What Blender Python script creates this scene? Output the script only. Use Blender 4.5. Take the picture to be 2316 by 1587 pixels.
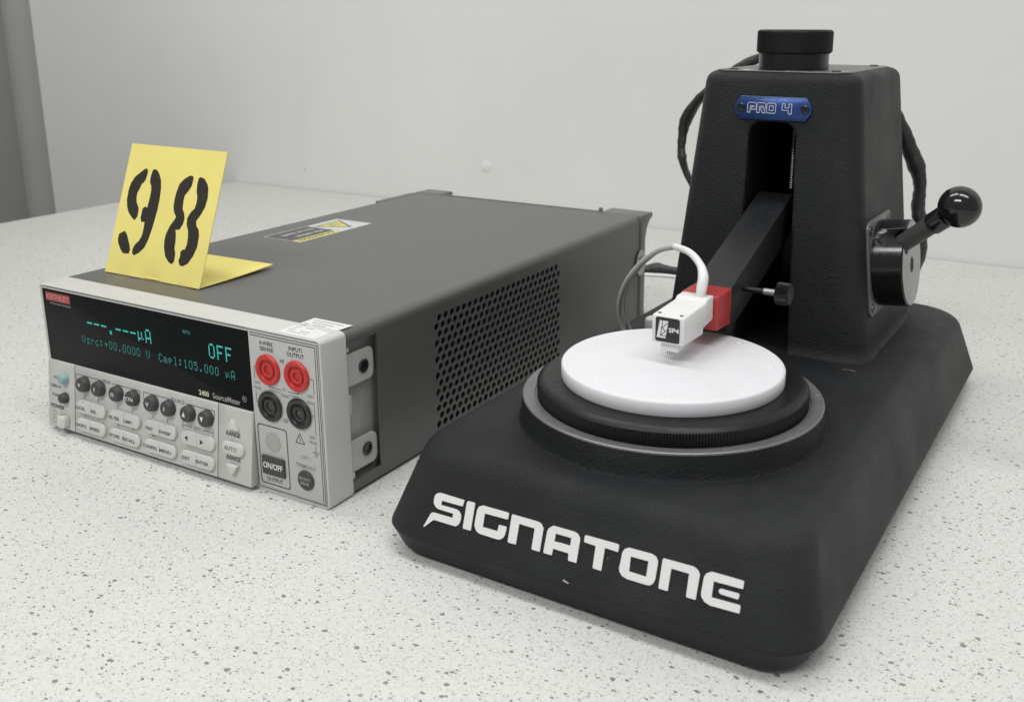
import bpy, bmesh, math, random
from mathutils import Matrix, Vector
S = 0.001                                    # everything below is written in millimetres
scene = bpy.context.scene
for o in list(bpy.data.objects):
    bpy.data.objects.remove(o)

# ------------------------------------------------------------------ camera
CAM = {'loc': [526.43, -327.77, 232.81], 'R': [[0.867423, 0.49757, 0.000963], [-0.125233, 0.216447, 0.968229], [-0.481553, 0.839985, -0.250064]], 'f': 2229.01, 'px': 1247.19, 'py': 624.78}
cd = bpy.data.cameras.new('camera')
cam = bpy.data.objects.new('camera', cd)
scene.collection.objects.link(cam)
r, u, f = [Vector(v) for v in CAM['R']]
m = Matrix((r, u, -f)).transposed().to_4x4()
m.translation = Vector(CAM['loc']) * S
cam.matrix_world = m
cd.sensor_width = 36.0
cd.lens = CAM['f'] / 2316 * 36.0
cd.shift_x = (1158 - CAM['px']) / 2316
cd.shift_y = (CAM['py'] - 793.5) / 2316
cd.clip_start = 0.02
cd.clip_end = 50
cd.dof.use_dof = True
cd.dof.focus_distance = 0.50
cd.dof.aperture_fstop = 20
scene.camera = cam

# ------------------------------------------------------------------ light
world = bpy.data.worlds.new('World')
scene.world = world
world.use_nodes = True
bg = world.node_tree.nodes['Background']
bg.inputs[0].default_value = (0.97, 0.98, 1.0, 1)
bg.inputs[1].default_value = 0.31
def area(name, loc, sx, sy, power, target=None, col=(1, 0.997, 0.985)):
    ld = bpy.data.lights.new(name, 'AREA')
    ld.shape = 'RECTANGLE'
    ld.size = sx
    ld.size_y = sy
    ld.energy = power
    ld.color = col
    o = bpy.data.objects.new(name, ld)
    scene.collection.objects.link(o)
    o.location = loc
    if target is not None:
        o.rotation_euler = (Vector(target) - Vector(loc)).to_track_quat('-Z', 'Y').to_euler()
    return o
area('ceiling_light', (-0.45, 0.05, 1.75), 1.2, 0.30, 11.0)
area('ceiling_light', (0.95, -0.10, 1.75), 1.2, 0.30, 12.5)
area('ceiling_light', (0.15, -1.35, 1.65), 1.2, 0.30, 20.0, (0.15, 0.3, 0.2))
scene.view_settings.view_transform = 'Standard'
scene.view_settings.look = 'None'
scene.view_settings.gamma = 1
scene.view_settings.exposure = -0.03

# ------------------------------------------------------------------ materials
def new_mat(name):
    mt = bpy.data.materials.new(name)
    mt.use_nodes = True
    nt = mt.node_tree
    return mt, nt, nt.nodes['Principled BSDF']
def N(nt, t, **kw):
    n = nt.nodes.new(t)
    for k, v in kw.items():
        setattr(n, k, v)
    return n
def mm_coords(nt):
    tc = N(nt, 'ShaderNodeTexCoord')
    mp = N(nt, 'ShaderNodeMapping')
    mp.inputs['Scale'].default_value = (1000, 1000, 1000)
    nt.links.new(tc.outputs['Object'], mp.inputs['Vector'])
    return mp.outputs['Vector']
def noise(nt, vec, scale, detail=3, rough=0.6):
    n = N(nt, 'ShaderNodeTexNoise')
    n.inputs['Scale'].default_value = scale
    n.inputs['Detail'].default_value = detail
    n.inputs['Roughness'].default_value = rough
    nt.links.new(vec, n.inputs['Vector'])
    return n.outputs['Fac']
def ramp(nt, fac, stops):
    n = N(nt, 'ShaderNodeValToRGB')
    cr = n.color_ramp
    while len(cr.elements) < len(stops):
        cr.elements.new(0.5)
    for e, (p, c) in zip(cr.elements, stops):
        e.position = p
        e.color = (c, c, c, 1) if isinstance(c, (int, float)) else (*c, 1)
    nt.links.new(fac, n.inputs['Fac'])
    return n.outputs['Color']
def mixc(nt, fac, a, b, mode='MIX'):
    n = N(nt, 'ShaderNodeMix', data_type='RGBA', blend_type=mode)
    for s, v in ((0, fac), (6, a), (7, b)):
        if isinstance(v, (int, float)):
            n.inputs[s].default_value = v
        elif isinstance(v, tuple):
            n.inputs[s].default_value = (*v, 1)
        else:
            nt.links.new(v, n.inputs[s])
    return n.outputs[2]
def math_n(nt, op, a, b):
    n = N(nt, 'ShaderNodeMath', operation=op)
    for i, v in enumerate((a, b)):
        if isinstance(v, (int, float)):
            n.inputs[i].default_value = v
        else:
            nt.links.new(v, n.inputs[i])
    return n.outputs[0]
def bump(nt, bsdf, h, strength=0.3, dist=0.0003):
    n = N(nt, 'ShaderNodeBump')
    n.inputs['Strength'].default_value = strength
    n.inputs['Distance'].default_value = dist
    nt.links.new(h, n.inputs['Height'])
    nt.links.new(n.outputs['Normal'], bsdf.inputs['Normal'])
def mat(name, col, rough=0.5, metal=0.0, spec=0.5, var=0.06, vscale=0.05, bumps=None, coat=0, sss=0, rvar=0.08):
    mt, nt, b = new_mat(name)
    v = mm_coords(nt)
    n1 = noise(nt, v, vscale, 4)
    lo = tuple(c * (1 - var) for c in col)
    hi = tuple(min(1, c * (1 + var)) for c in col)
    nt.links.new(ramp(nt, n1, [(0.3, lo), (0.7, hi)]), b.inputs['Base Color'])
    n2 = noise(nt, v, vscale * 7, 3)
    nt.links.new(ramp(nt, n2, [(0.3, max(0, rough - rvar)), (0.7, min(1, rough + rvar))]), b.inputs['Roughness'])
    b.inputs['Metallic'].default_value = metal
    b.inputs['Specular IOR Level'].default_value = spec
    b.inputs['Coat Weight'].default_value = coat
    if sss:
        b.inputs['Subsurface Weight'].default_value = sss
        b.inputs['Subsurface Radius'].default_value = (0.003, 0.003, 0.003)
        b.inputs['Subsurface Scale'].default_value = 1.0
    if bumps:
        bump(nt, b, noise(nt, v, bumps[0], 3), bumps[1], bumps[2])
    return mt
def emat(name, col, strength):
    mt, nt, b = new_mat(name)
    b.inputs['Base Color'].default_value = (*[c * 0.3 for c in col], 1)
    b.inputs['Emission Color'].default_value = (*col, 1)
    b.inputs['Emission Strength'].default_value = strength
    return mt
def cast_mat(name, col):
    # wrinkle-finish black paint: fine pebbled relief, dust and rubbed patches
    mt, nt, b = new_mat(name)
    v = mm_coords(nt)
    big = noise(nt, v, 0.018, 5)
    c = ramp(nt, big, [(0.35, tuple(x * 0.8 for x in col)), (0.7, tuple(x * 1.25 for x in col))])
    vo = N(nt, 'ShaderNodeTexVoronoi')
    vo.inputs['Scale'].default_value = 0.11
    nt.links.new(v, vo.inputs['Vector'])
    sep = N(nt, 'ShaderNodeSeparateColor')
    nt.links.new(vo.outputs['Color'], sep.inputs[0])
    pick = math_n(nt, 'GREATER_THAN', sep.outputs[0], 0.86)
    near = math_n(nt, 'LESS_THAN', vo.outputs['Distance'], 0.028)
    dust = math_n(nt, 'MULTIPLY', pick, near)
    c = mixc(nt, dust, c, (0.30, 0.29, 0.27))
    dusty = noise(nt, v, 0.012, 6, 0.7)
    c = mixc(nt, ramp(nt, dusty, [(0.52, 0.0), (0.74, 0.10)]), c, (0.11, 0.11, 0.10))
    nt.links.new(c, b.inputs['Base Color'])
    b.inputs['Specular IOR Level'].default_value = 0.36
    nt.links.new(ramp(nt, noise(nt, v, 0.03, 4), [(0.3, 0.42), (0.7, 0.56)]), b.inputs['Roughness'])
    fine = noise(nt, v, 0.95, 4, 0.72)
    bump(nt, b, fine, 1.0, 0.00075)
    return mt
def table_mat():
    mt, nt, b = new_mat('speckled_laminate')
    v = mm_coords(nt)
    warp = N(nt, 'ShaderNodeTexNoise')
    warp.inputs['Scale'].default_value = 0.55
    warp.inputs['Detail'].default_value = 3
    nt.links.new(v, warp.inputs['Vector'])
    vm = N(nt, 'ShaderNodeVectorMath', operation='MULTIPLY_ADD')
    nt.links.new(warp.outputs['Color'], vm.inputs[0])
    vm.inputs[1].default_value = (2.2, 2.2, 0)
    nt.links.new(v, vm.inputs[2])
    vec = vm.outputs[0]
    base = ramp(nt, noise(nt, v, 0.006, 4), [(0.3, (0.645, 0.64, 0.618)), (0.7, (0.685, 0.68, 0.658))])
    mott = noise(nt, vec, 0.42, 4, 0.7)
    base = mixc(nt, ramp(nt, mott, [(0.47, 0.0), (0.66, 0.46)]), base, (0.50, 0.49, 0.465))
    def specks(scale, stretch, rot, rad, keep, colour, strength, base, off):
        mp = N(nt, 'ShaderNodeMapping')
        mp.inputs['Location'].default_value = (off, off * 0.7, 0)
        mp.inputs['Rotation'].default_value = (0, 0, rot)
        mp.inputs['Scale'].default_value = (1, stretch, 0)
        nt.links.new(vec, mp.inputs['Vector'])
        vo = N(nt, 'ShaderNodeTexVoronoi', voronoi_dimensions='2D')
        vo.inputs['Scale'].default_value = scale
        nt.links.new(mp.outputs[0], vo.inputs['Vector'])
        sep = N(nt, 'ShaderNodeSeparateColor')
        nt.links.new(vo.outputs['Color'], sep.inputs[0])
        lim = math_n(nt, 'MULTIPLY', math_n(nt, 'POWER', sep.outputs[1], 2.0), rad)
        hit = math_n(nt, 'LESS_THAN', math_n(nt, 'SUBTRACT', vo.outputs['Distance'], lim), 0.03)
        pick = math_n(nt, 'GREATER_THAN', sep.outputs[0], 1 - keep)
        fac = math_n(nt, 'MULTIPLY', math_n(nt, 'MULTIPLY', hit, pick), strength)
        return mixc(nt, fac, base, colour)
    base = specks(0.62, 1.7, 0.4, 0.23, 0.72, (0.36, 0.355, 0.33), 0.8, base, 3)
    base = specks(0.46, 2.0, -0.9, 0.21, 0.60, (0.17, 0.168, 0.155), 0.85, base, 11)
    base = specks(0.24, 1.8, 0.15, 0.19, 0.50, (0.10, 0.098, 0.09), 0.85, base, 29)
    base = specks(0.125, 1.4, 1.2, 0.135, 0.36, (0.16, 0.15, 0.13), 0.85, base, 47)
    nt.links.new(base, b.inputs['Base Color'])
    b.inputs['Roughness'].default_value = 0.42
    b.inputs['Specular IOR Level'].default_value = 0.35
    bump(nt, b, noise(nt, v, 0.6, 2), 0.08, 0.0002)
    return mt
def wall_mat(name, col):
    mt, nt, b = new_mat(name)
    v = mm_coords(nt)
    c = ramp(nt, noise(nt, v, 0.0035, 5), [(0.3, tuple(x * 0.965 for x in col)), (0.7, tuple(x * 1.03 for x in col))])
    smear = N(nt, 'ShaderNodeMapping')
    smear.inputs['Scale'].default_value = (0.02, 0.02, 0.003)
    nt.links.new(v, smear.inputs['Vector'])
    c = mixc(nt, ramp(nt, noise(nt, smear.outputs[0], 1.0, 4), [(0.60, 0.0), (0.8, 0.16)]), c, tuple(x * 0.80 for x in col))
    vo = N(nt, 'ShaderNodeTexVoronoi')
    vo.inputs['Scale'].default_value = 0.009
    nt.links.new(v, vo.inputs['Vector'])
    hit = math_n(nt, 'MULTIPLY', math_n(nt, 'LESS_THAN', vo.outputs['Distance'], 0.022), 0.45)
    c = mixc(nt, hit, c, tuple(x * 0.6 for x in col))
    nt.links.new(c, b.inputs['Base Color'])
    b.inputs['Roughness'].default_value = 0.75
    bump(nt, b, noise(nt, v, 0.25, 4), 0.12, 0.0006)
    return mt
M = {
 'table': table_mat(),
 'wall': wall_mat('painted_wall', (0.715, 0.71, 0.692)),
 'side_wall': wall_mat('dark_wall_paint', (0.25, 0.255, 0.23)),  # the left wall's own dark olive-grey paint
 'trim': wall_mat('grey_trim_paint', (0.31, 0.315, 0.295)),
 'cast': cast_mat('black_crackle_paint', (0.0090, 0.0103, 0.0118)),
 'case': mat('charcoal_case_paint', (0.100, 0.100, 0.096), 0.42, spec=0.65, var=0.02, rvar=0.015, bumps=(1.6, 0.06, 0.0002)),
 'rear': mat('grey_rear_bezel_plastic', (0.13, 0.13, 0.128), 0.38, bumps=(1.0, 0.1, 0.0003)),
 'bezel': mat('light_grey_bezel_plastic', (0.56, 0.56, 0.535), 0.42, var=0.03, bumps=(1.6, 0.15, 0.0002)),
 'overlay': mat('grey_panel_overlay', (0.50, 0.505, 0.485), 0.5, var=0.02),
 'keypad': mat('keypad_grey_plastic', (0.53, 0.53, 0.505), 0.45, var=0.03, bumps=(1.6, 0.15, 0.0002)),
 'key': mat('pale_key_plastic', (0.60, 0.60, 0.575), 0.4, var=0.03),
 'dark_key': mat('dark_grey_key_rubber', (0.052, 0.053, 0.053), 0.55, var=0.1),
 'teal_key': mat('pale_teal_key_plastic', (0.28, 0.40, 0.41), 0.5, var=0.05),
 'glass': mat('black_display_window', (0.009, 0.0105, 0.0105), 0.34, spec=0.05, var=0.1, rvar=0.04),
 'ink': mat('dark_grey_ink', (0.05, 0.05, 0.047), 0.6),
 'ink_soft': mat('faded_grey_ink', (0.17, 0.17, 0.16), 0.6),
 'white_ink': mat('white_ink', (0.75, 0.75, 0.74), 0.5, var=0.02),
 'cream_ink': mat('cream_ink', (0.62, 0.58, 0.47), 0.5),
 'pale_ink': mat('pale_grey_ink', (0.40, 0.39, 0.36), 0.5),
 'red_print': mat('faded_red_print', (0.36, 0.055, 0.06), 0.45, var=0.12, vscale=0.4),
 'pink_ink': mat('pink_ink', (0.62, 0.28, 0.27), 0.5),
 'readout': emat('green_fluorescent_readout', (0.04, 0.54, 0.46), 0.68),
 'readout_dim': emat('dim_green_readout', (0.05, 0.48, 0.43), 0.42),
 'jack_red': mat('red_jack_plastic', (0.52, 0.03, 0.028), 0.38, var=0.05),
 'jack_black': mat('black_jack_plastic', (0.02, 0.021, 0.02), 0.35),
 'hole': mat('dark_socket', (0.006, 0.006, 0.006), 0.7),
 'chassis': mat('zinc_plated_chassis', (0.50, 0.50, 0.485), 0.45, metal=0.3, var=0.12, vscale=0.12, bumps=(0.3, 0.1, 0.0003)),
 'tab': mat('grey_mounting_tab', (0.50, 0.50, 0.485), 0.5, metal=0.0, var=0.05),
 'steel': mat('steel', (0.30, 0.30, 0.30), 0.45, metal=1.0),
 'screw': mat('dark_screw_steel', (0.10, 0.10, 0.10), 0.35, metal=0.9),
 'ring': mat('machined_aluminium_rim', (0.21, 0.215, 0.21), 0.45, metal=0.6, var=0.06, vscale=0.05),
 'anod': mat('black_anodised', (0.006, 0.0065, 0.007), 0.40, spec=0.35, var=0.12),
 'arm': mat('grey_anodised_arm', (0.012, 0.013, 0.0145), 0.46, spec=0.36, var=0.12),
 'gloss': mat('polished_black_metal', (0.008, 0.008, 0.009), 0.2, rvar=0.05, spec=0.5),
 'hub_face': mat('brushed_black_face', (0.36, 0.36, 0.355), 0.38, metal=0.5, bumps=(0.8, 0.1, 0.0002)),
 'flange': mat('satin_grey_plate', (0.13, 0.13, 0.125), 0.4, metal=0.3),
 'ball': mat('glossy_black_phenolic', (0.010, 0.0095, 0.0105), 0.12, rvar=0.02, spec=0.6),
 'rod': mat('satin_black_rod', (0.06, 0.06, 0.058), 0.42),
 'ptfe': mat('white_ptfe', (0.70, 0.705, 0.725), 0.5, var=0.02, sss=0.15),
 'head': mat('milky_white_plastic', (0.72, 0.715, 0.705), 0.35, var=0.015, sss=0.35),
 'red': mat('red_anodised_block', (0.40, 0.035, 0.035), 0.42, var=0.08),
 'label_black': mat('black_label', (0.018, 0.018, 0.019), 0.4),
 'plate_grey': mat('satin_plate_grey', (0.06, 0.06, 0.06), 0.33),
 'blue': mat('blue_anodised_plate', (0.018, 0.055, 0.20), 0.38, metal=0.35, var=0.08),
 'blue_edge': mat('bare_plate_edge', (0.30, 0.34, 0.45), 0.35, metal=0.7),
 'cable_white': mat('white_cable_jacket', (0.78, 0.78, 0.78), 0.4, var=0.05),
 'cable_grey': mat('grey_and_shaded_jacket', (0.50, 0.50, 0.49), 0.45, var=0.05),  # signal wire grey, also the shade on the lower probe cable
 'sleeve': mat('black_cable_sleeve', (0.028, 0.028, 0.028), 0.42, var=0.2, vscale=0.2, bumps=(0.12, 0.6, 0.002)),
 'card': mat('yellow_card', (0.80, 0.70, 0.21), 0.65, var=0.035, vscale=0.03, bumps=(0.08, 0.15, 0.0008)),
 'stencil': mat('black_stencil_paint', (0.022, 0.018, 0.013), 0.55, var=0.2, vscale=0.2),
 'sticker': mat('white_sticker', (0.72, 0.72, 0.72), 0.35, var=0.02),
 'clear_sticker': mat('pale_grey_sticker', (0.42, 0.42, 0.43), 0.3, var=0.02),
 'lilac_sticker': mat('pale_lilac_sticker', (0.55, 0.55, 0.58), 0.3, var=0.02),
 'grey_sticker': mat('dark_grey_sticker', (0.06, 0.06, 0.06), 0.4),
 'yellow_sticker': mat('yellow_sticker', (0.58, 0.56, 0.13), 0.4),
 'round_sticker': mat('grey_round_sticker', (0.42, 0.42, 0.40), 0.4),
}

# ------------------------------------------------------------------ helpers
def link(o, parent=None):
    scene.collection.objects.link(o)
    if parent is not None:
        o.parent = parent
    return o
def thing(name, label, cat, loc=(0, 0, 0), rz=0.0):
    o = bpy.data.objects.new(name, None)
    o.empty_display_size = 0.02
    o.location = Vector(loc) * S
    o.rotation_euler = (0, 0, rz)
    o['label'] = label
    o['category'] = cat
    return link(o)
def mk(name, verts, faces, material, parent=None, smooth=False, mat4=None, sharp=35, label=None):
    me = bpy.data.meshes.new(name)
    me.from_pydata([tuple(Vector(v) * S) for v in verts], [], faces)
    me.materials.append(M[material])
    fix(me)
    if smooth:
        me.shade_smooth()
        me.set_sharp_from_angle(angle=math.radians(sharp))
    o = bpy.data.objects.new(name, me)
    link(o, parent)
    if mat4 is not None:
        o.matrix_local = mat4
    if label:
        o['label'] = label
    return o
def fix(me):
    bm = bmesh.new()
    bm.from_mesh(me)
    bmesh.ops.recalc_face_normals(bm, faces=bm.faces)
    bm.to_mesh(me)
    bm.free()
def PM(o, ex, ey):
    """placement matrix: local X along ex, local Y along ey, origin o (mm)"""
    ex = Vector(ex).normalized()
    ey = Vector(ey)
    ey = (ey - ex * ey.dot(ex)).normalized()
    ez = ex.cross(ey)
    m = Matrix((ex, ey, ez)).transposed().to_4x4()
    m.translation = Vector(o) * S
    return m
def rbox(name, x0, x1, y0, y1, z0, z1, material, parent=None, bev=0.0, seg=3, mat4=None, label=None):
    bm = bmesh.new()
    bmesh.ops.create_cube(bm, size=1.0)
    for v in bm.verts:
        v.co = Vector(((x0 + x1) / 2 + v.co.x * (x1 - x0), (y0 + y1) / 2 + v.co.y * (y1 - y0), (z0 + z1) / 2 + v.co.z * (z1 - z0))) * S
    if bev:
        bmesh.ops.bevel(bm, geom=list(bm.edges), offset=bev * S, segments=seg, profile=0.5, affect='EDGES')
    me = bpy.data.meshes.new(name)
    bm.to_mesh(me)
    bm.free()
    me.materials.append(M[material])
    if bev:
        me.shade_smooth()
        me.set_sharp_from_angle(angle=math.radians(50))
    o = bpy.data.objects.new(name, me)
    link(o, parent)
    if mat4 is not None:
        o.matrix_local = mat4
    if label:
        o['label'] = label
    return o
def prism(name, poly, h0, h1, material, parent=None, mat4=None, bev=0.0, seg=2, baked=False):
    """polygon in local XY extruded along local Z from h0 to h1, optionally bevelled"""
    bm = bmesh.new()
    vs = [bm.verts.new(Vector((x, y, h0)) * S) for x, y in poly]
    f = bm.faces.new(vs)
    r_ = bmesh.ops.extrude_face_region(bm, geom=[f])
    for g in r_['geom']:
        if isinstance(g, bmesh.types.BMVert):
            g.co.z = h1 * S
    bmesh.ops.recalc_face_normals(bm, faces=bm.faces)
    if bev:
        bmesh.ops.bevel(bm, geom=list(bm.edges), offset=bev * S, segments=seg, profile=0.5, affect='EDGES')
    me = bpy.data.meshes.new(name)
    bm.to_mesh(me)
    bm.free()
    me.materials.append(M[material])
    if bev:
        me.shade_smooth()
        me.set_sharp_from_angle(angle=math.radians(50))
    o = bpy.data.objects.new(name, me)
    link(o, parent)
    if baked:
        me.transform(mat4)
    elif mat4 is not None:
        o.matrix_local = mat4
    return o
def rrect(x0, x1, y0, y1, r, n=6):
    pts = []
    for cx, cy, a0 in ((x1 - r, y1 - r, 0), (x0 + r, y1 - r, 90), (x0 + r, y0 + r, 180), (x1 - r, y0 + r, 270)):
        for k in range(n + 1):
            a = math.radians(a0 + 90 * k / n)
            pts.append((cx + r * math.cos(a), cy + r * math.sin(a)))
    return pts
def circle(cx, cy, r, n=32):
    return [(cx + r * math.cos(2 * math.pi * k / n), cy + r * math.sin(2 * math.pi * k / n)) for k in range(n)]
def loft(name, rings, material, parent=None, mat4=None, cap=True, sharp=40, closed=False):
    n = len(rings[0])
    verts = [v for rg in rings for v in rg]
    faces = []
    for i in range(len(rings) - 1):
        for j in range(n):
            k = (j + 1) % n
            faces.append((i * n + j, i * n + k, (i + 1) * n + k, (i + 1) * n + j))
    if cap:
        faces.append(tuple(range(n))[::-1])
        faces.append(tuple((len(rings) - 1) * n + j for j in range(n)))
    return mk(name, verts, faces, material, parent, True, mat4, sharp)
def lathe(name, prof, material, parent=None, mat4=None, n=48, sharp=35):
    """profile of (radius, height) turned about local Z"""
    rings = [[(r_ * math.cos(2 * math.pi * j / n), r_ * math.sin(2 * math.pi * j / n), z) for j in range(n)] for r_, z in prof]
    return loft(name, rings, material, parent, mat4, True, sharp)
def curve_mesh(name, polys, depth, material, parent, mat4):
    """flat shape with holes: filled 2D curve, extruded DEPTH mm above the local XY plane"""
    cu = bpy.data.curves.new(name, 'CURVE')
    cu.dimensions = '2D'
    cu.fill_mode = 'BOTH'
    cu.extrude = depth * S / 2
    for pl in polys:
        sp = cu.splines.new('POLY')
        sp.points.add(len(pl) - 1)
        for p_, (x, y) in zip(sp.points, pl):
            p_.co = (x * S, y * S, 0, 1)
        sp.use_cyclic_u = True
    return bake(name, cu, depth, material, parent, mat4)
def bake(name, cu, depth, material, parent, mat4, box=None):
    tmp = bpy.data.objects.new('tmp', cu)
    scene.collection.objects.link(tmp)
    dg = bpy.context.evaluated_depsgraph_get()
    me = bpy.data.meshes.new_from_object(tmp.evaluated_get(dg))
    me.name = name
    bpy.data.objects.remove(tmp)
    if box:
        xs = [v.co.x for v in me.vertices]
        ys = [v.co.y for v in me.vertices]
        x0, x1, y0, y1 = box
        w, h = max(xs) - min(xs), max(ys) - min(ys)
        ky = (y1 - y0) * S / max(h, 1e-9)
        kx = (x1 - x0) * S / max(w, 1e-9)
        ax, ay = min(xs), min(ys)
        for v in me.vertices:
            v.co.x = (v.co.x - ax) * kx + x0 * S
            v.co.y = (v.co.y - ay) * ky + y0 * S
    for v in me.vertices:
        v.co.z += depth * S / 2
    me.materials.clear()
    me.materials.append(M[material])
    o = bpy.data.objects.new(name, me)
    link(o, parent)
    if mat4 is not None:
        o.matrix_local = mat4
    return o
def txt(body, box, material, parent, mat4, name='printed_text', depth=0.06, bold=0.0):
    cu = bpy.data.curves.new(name, 'FONT')
    cu.body = body
    cu.size = 0.01
    cu.offset = bold * 0.01
    cu.extrude = depth * S / 2
    cu.resolution_u = 4
    return bake(name, cu, depth, material, parent, mat4, box)
def strip(pts, w, closed=False):
    """polyline turned into quads of width w in the XY plane, as polygons"""
    out = []
    seq = list(zip(pts, pts[1:])) + ([(pts[-1], pts[0])] if closed else [])
    for (ax, ay), (bx, by) in seq:
        dx, dy = bx - ax, by - ay
        L = math.hypot(dx, dy)
        ux, uy = dx / L, dy / L
        e = w / 2
        out.append([(ax - ux * e - uy * e, ay - uy * e + ux * e), (bx + ux * e - uy * e, by + uy * e + ux * e), (bx + ux * e + uy * e, by + uy * e - ux * e), (ax - ux * e + uy * e, ay - uy * e - ux * e)])
    return out
def quads(name, polys, depth, material, parent, mat4):
    verts, faces = [], []
    for pl in polys:
        b0 = len(verts)
        verts += [(x, y, depth) for x, y in pl]
        n = len(pl)
        faces.append(tuple(range(b0, b0 + n)))
    return mk(name, verts, faces, material, parent, False, mat4)
def lines(name, paths, w, material, parent, mat4, depth=0.06):
    polys = []
    for k, p_ in enumerate(paths):
        polys += strip(p_, w)
    o = quads(name, polys, depth, material, parent, mat4)
    return o
def tube(name, pts, radii, material, parent=None, n=14, sub=6, flat=None, twist=0.0, wob=0.0, seed=1):
    """smooth tube through 3D points (Catmull-Rom)"""
    rnd = random.Random(seed)
    P = [Vector(p_) for p_ in pts]
    path, rad = [], []
    for i in range(len(P) - 1):
        p0 = P[max(i - 1, 0)]; p1 = P[i]; p2 = P[i + 1]; p3 = P[min(i + 2, len(P) - 1)]
        for k in range(sub):
            t = k / sub
            path.append(0.5 * ((2 * p1) + (-p0 + p2) * t + (2 * p0 - 5 * p1 + 4 * p2 - p3) * t * t + (-p0 + 3 * p1 - 3 * p2 + p3) * t ** 3))
            rad.append(radii[i] * (1 - t) + radii[i + 1] * t)
    path.append(P[-1]); rad.append(radii[-1])
    rings = []
    up = None
    for i, c in enumerate(path):
        d = (path[min(i + 1, len(path) - 1)] - path[max(i - 1, 0)]).normalized()
        if up is None:
            up = d.orthogonal().normalized()
        up = (up - d * up.dot(d)).normalized()
        si = d.cross(up)
        ring = []
        fl = 1.0 if flat is None else flat
        tw = twist * i
        wr = 1 + wob * (rnd.random() - 0.5) * 2
        for j in range(n):
            a = 2 * math.pi * j / n
            x, y = math.cos(a) * wr, math.sin(a) * fl * wr
            x, y = x * math.cos(tw) - y * math.sin(tw), x * math.sin(tw) + y * math.cos(tw)
            ring.append(tuple(c + up * (x * rad[i]) + si * (y * rad[i])))
        rings.append(ring)
    return loft(name, rings, material, parent, None, True, 60)
def copy_to(o, parent, loc):
    c = o.copy()
    scene.collection.objects.link(c)
    c.parent = parent
    c.location = Vector(loc) * S
    return c

# ------------------------------------------------------------------ room
tb = rbox('table', -615, 1150, -900, 709, -32, 0, 'table', None, 1.5, 2)
tb['label'] = 'white speckled laminate table top against the grey wall'
tb['category'] = 'table'
bw = rbox('back_wall', -1095, 1900, 711, 800, -900, 1900, 'wall')
bw['kind'] = 'structure'
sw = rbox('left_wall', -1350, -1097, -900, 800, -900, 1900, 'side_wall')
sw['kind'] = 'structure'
tr = rbox('wall_trim', -1130, -1066, 680, 760, -900, 1900, 'trim', None, 29, 8)
tr['kind'] = 'structure'
fl = rbox('floor', -1350, 1900, -2600, 800, -950, -900.5, 'trim')
fl['kind'] = 'structure'
sc_ = quads('wall_scuff', strip([(-475.2, 30.0), (-474.2, 26.0)], 1.0), 0.1, 'side_wall', bw, PM((0, 711, 0), (1, 0, 0), (0, 0, 1)))
dm = lathe('plug', [(0.01, 0), (8, 0), (8, 0.3), (7.4, 0.65), (0.01, 0.5)], 'wall', None, PM((-165, 711, 54.6), (1, 0, 0), (0, 0, 1)), 40)
dm['label'] = 'small round cover button on the back wall above the table'
dm['category'] = 'wall plug'

# ------------------------------------------------------------------ meter
H = 87.2
MT = thing('source_meter', 'grey bench source meter with lit green readout lying left of the probe station', 'bench meter')
FR = PM((0, 0, 0), (1, 0, 0), (0, 0, 1))               # front plane, local X right, Y up, Z to the viewer
def at(m4, dx=0, dy=0, dz=0):
    return m4 @ Matrix.Translation(Vector((dx, dy, dz)) * S)
# case shell: top, left and bottom as one bent sheet with rounded long edges
X0, X1, YB, YR, Z0 = -3.0, 213.0, 17.5, 357.0, 1.0
ZT = 86.9
def shell_profile():
    r1, r2 = 5.0, 2.5
    p = [(X1, 81.0)]
    for k in range(9):
        a = math.radians(90 * k / 8)
        p.append((X1 - r1 + r1 * math.cos(a), ZT - r1 + r1 * math.sin(a)))
    for k in range(7):
        a = math.radians(90 + 90 * k / 6)
        p.append((X0 + r2 + r2 * math.cos(a), ZT - r2 + r2 * math.sin(a)))
    for k in range(5):
        a = math.radians(180 + 90 * k / 4)
        p.append((X0 + r2 + r2 * math.cos(a), Z0 + r2 + r2 * math.sin(a)))
    for k in range(5):
        a = math.radians(270 + 90 * k / 4)
        p.append((X1 - r2 + r2 * math.cos(a), Z0 + r2 + r2 * math.sin(a)))
    p.append((X1, 5.0))
    return p
sp = shell_profile()
T = 1.2
inner = [(min(max(x, X0 + T), X1 - T), min(max(z, Z0 + T), ZT - T)) for x, z in sp]
outer = [[(x, y, z) for x, z in sp] for y in (YB, YR)]
inn = [[(x, y, z) for x, z in inner] for y in (YB, YR)]
n = len(sp)
vs = outer[0] + outer[1] + inn[1] + inn[0]
fs = []
for a_, b_ in ((0, 1), (1, 2), (2, 3), (3, 0)):
    for j in range(n - 1):
        fs.append((a_ * n + j, a_ * n + j + 1, b_ * n + j + 1, b_ * n + j))
fs.append((0, n, 2 * n, 3 * n))
fs.append((n - 1, 2 * n - 1, 3 * n - 1, 4 * n - 1))
mk('case_shell', vs, fs, 'case', MT, True, None, 30)
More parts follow.
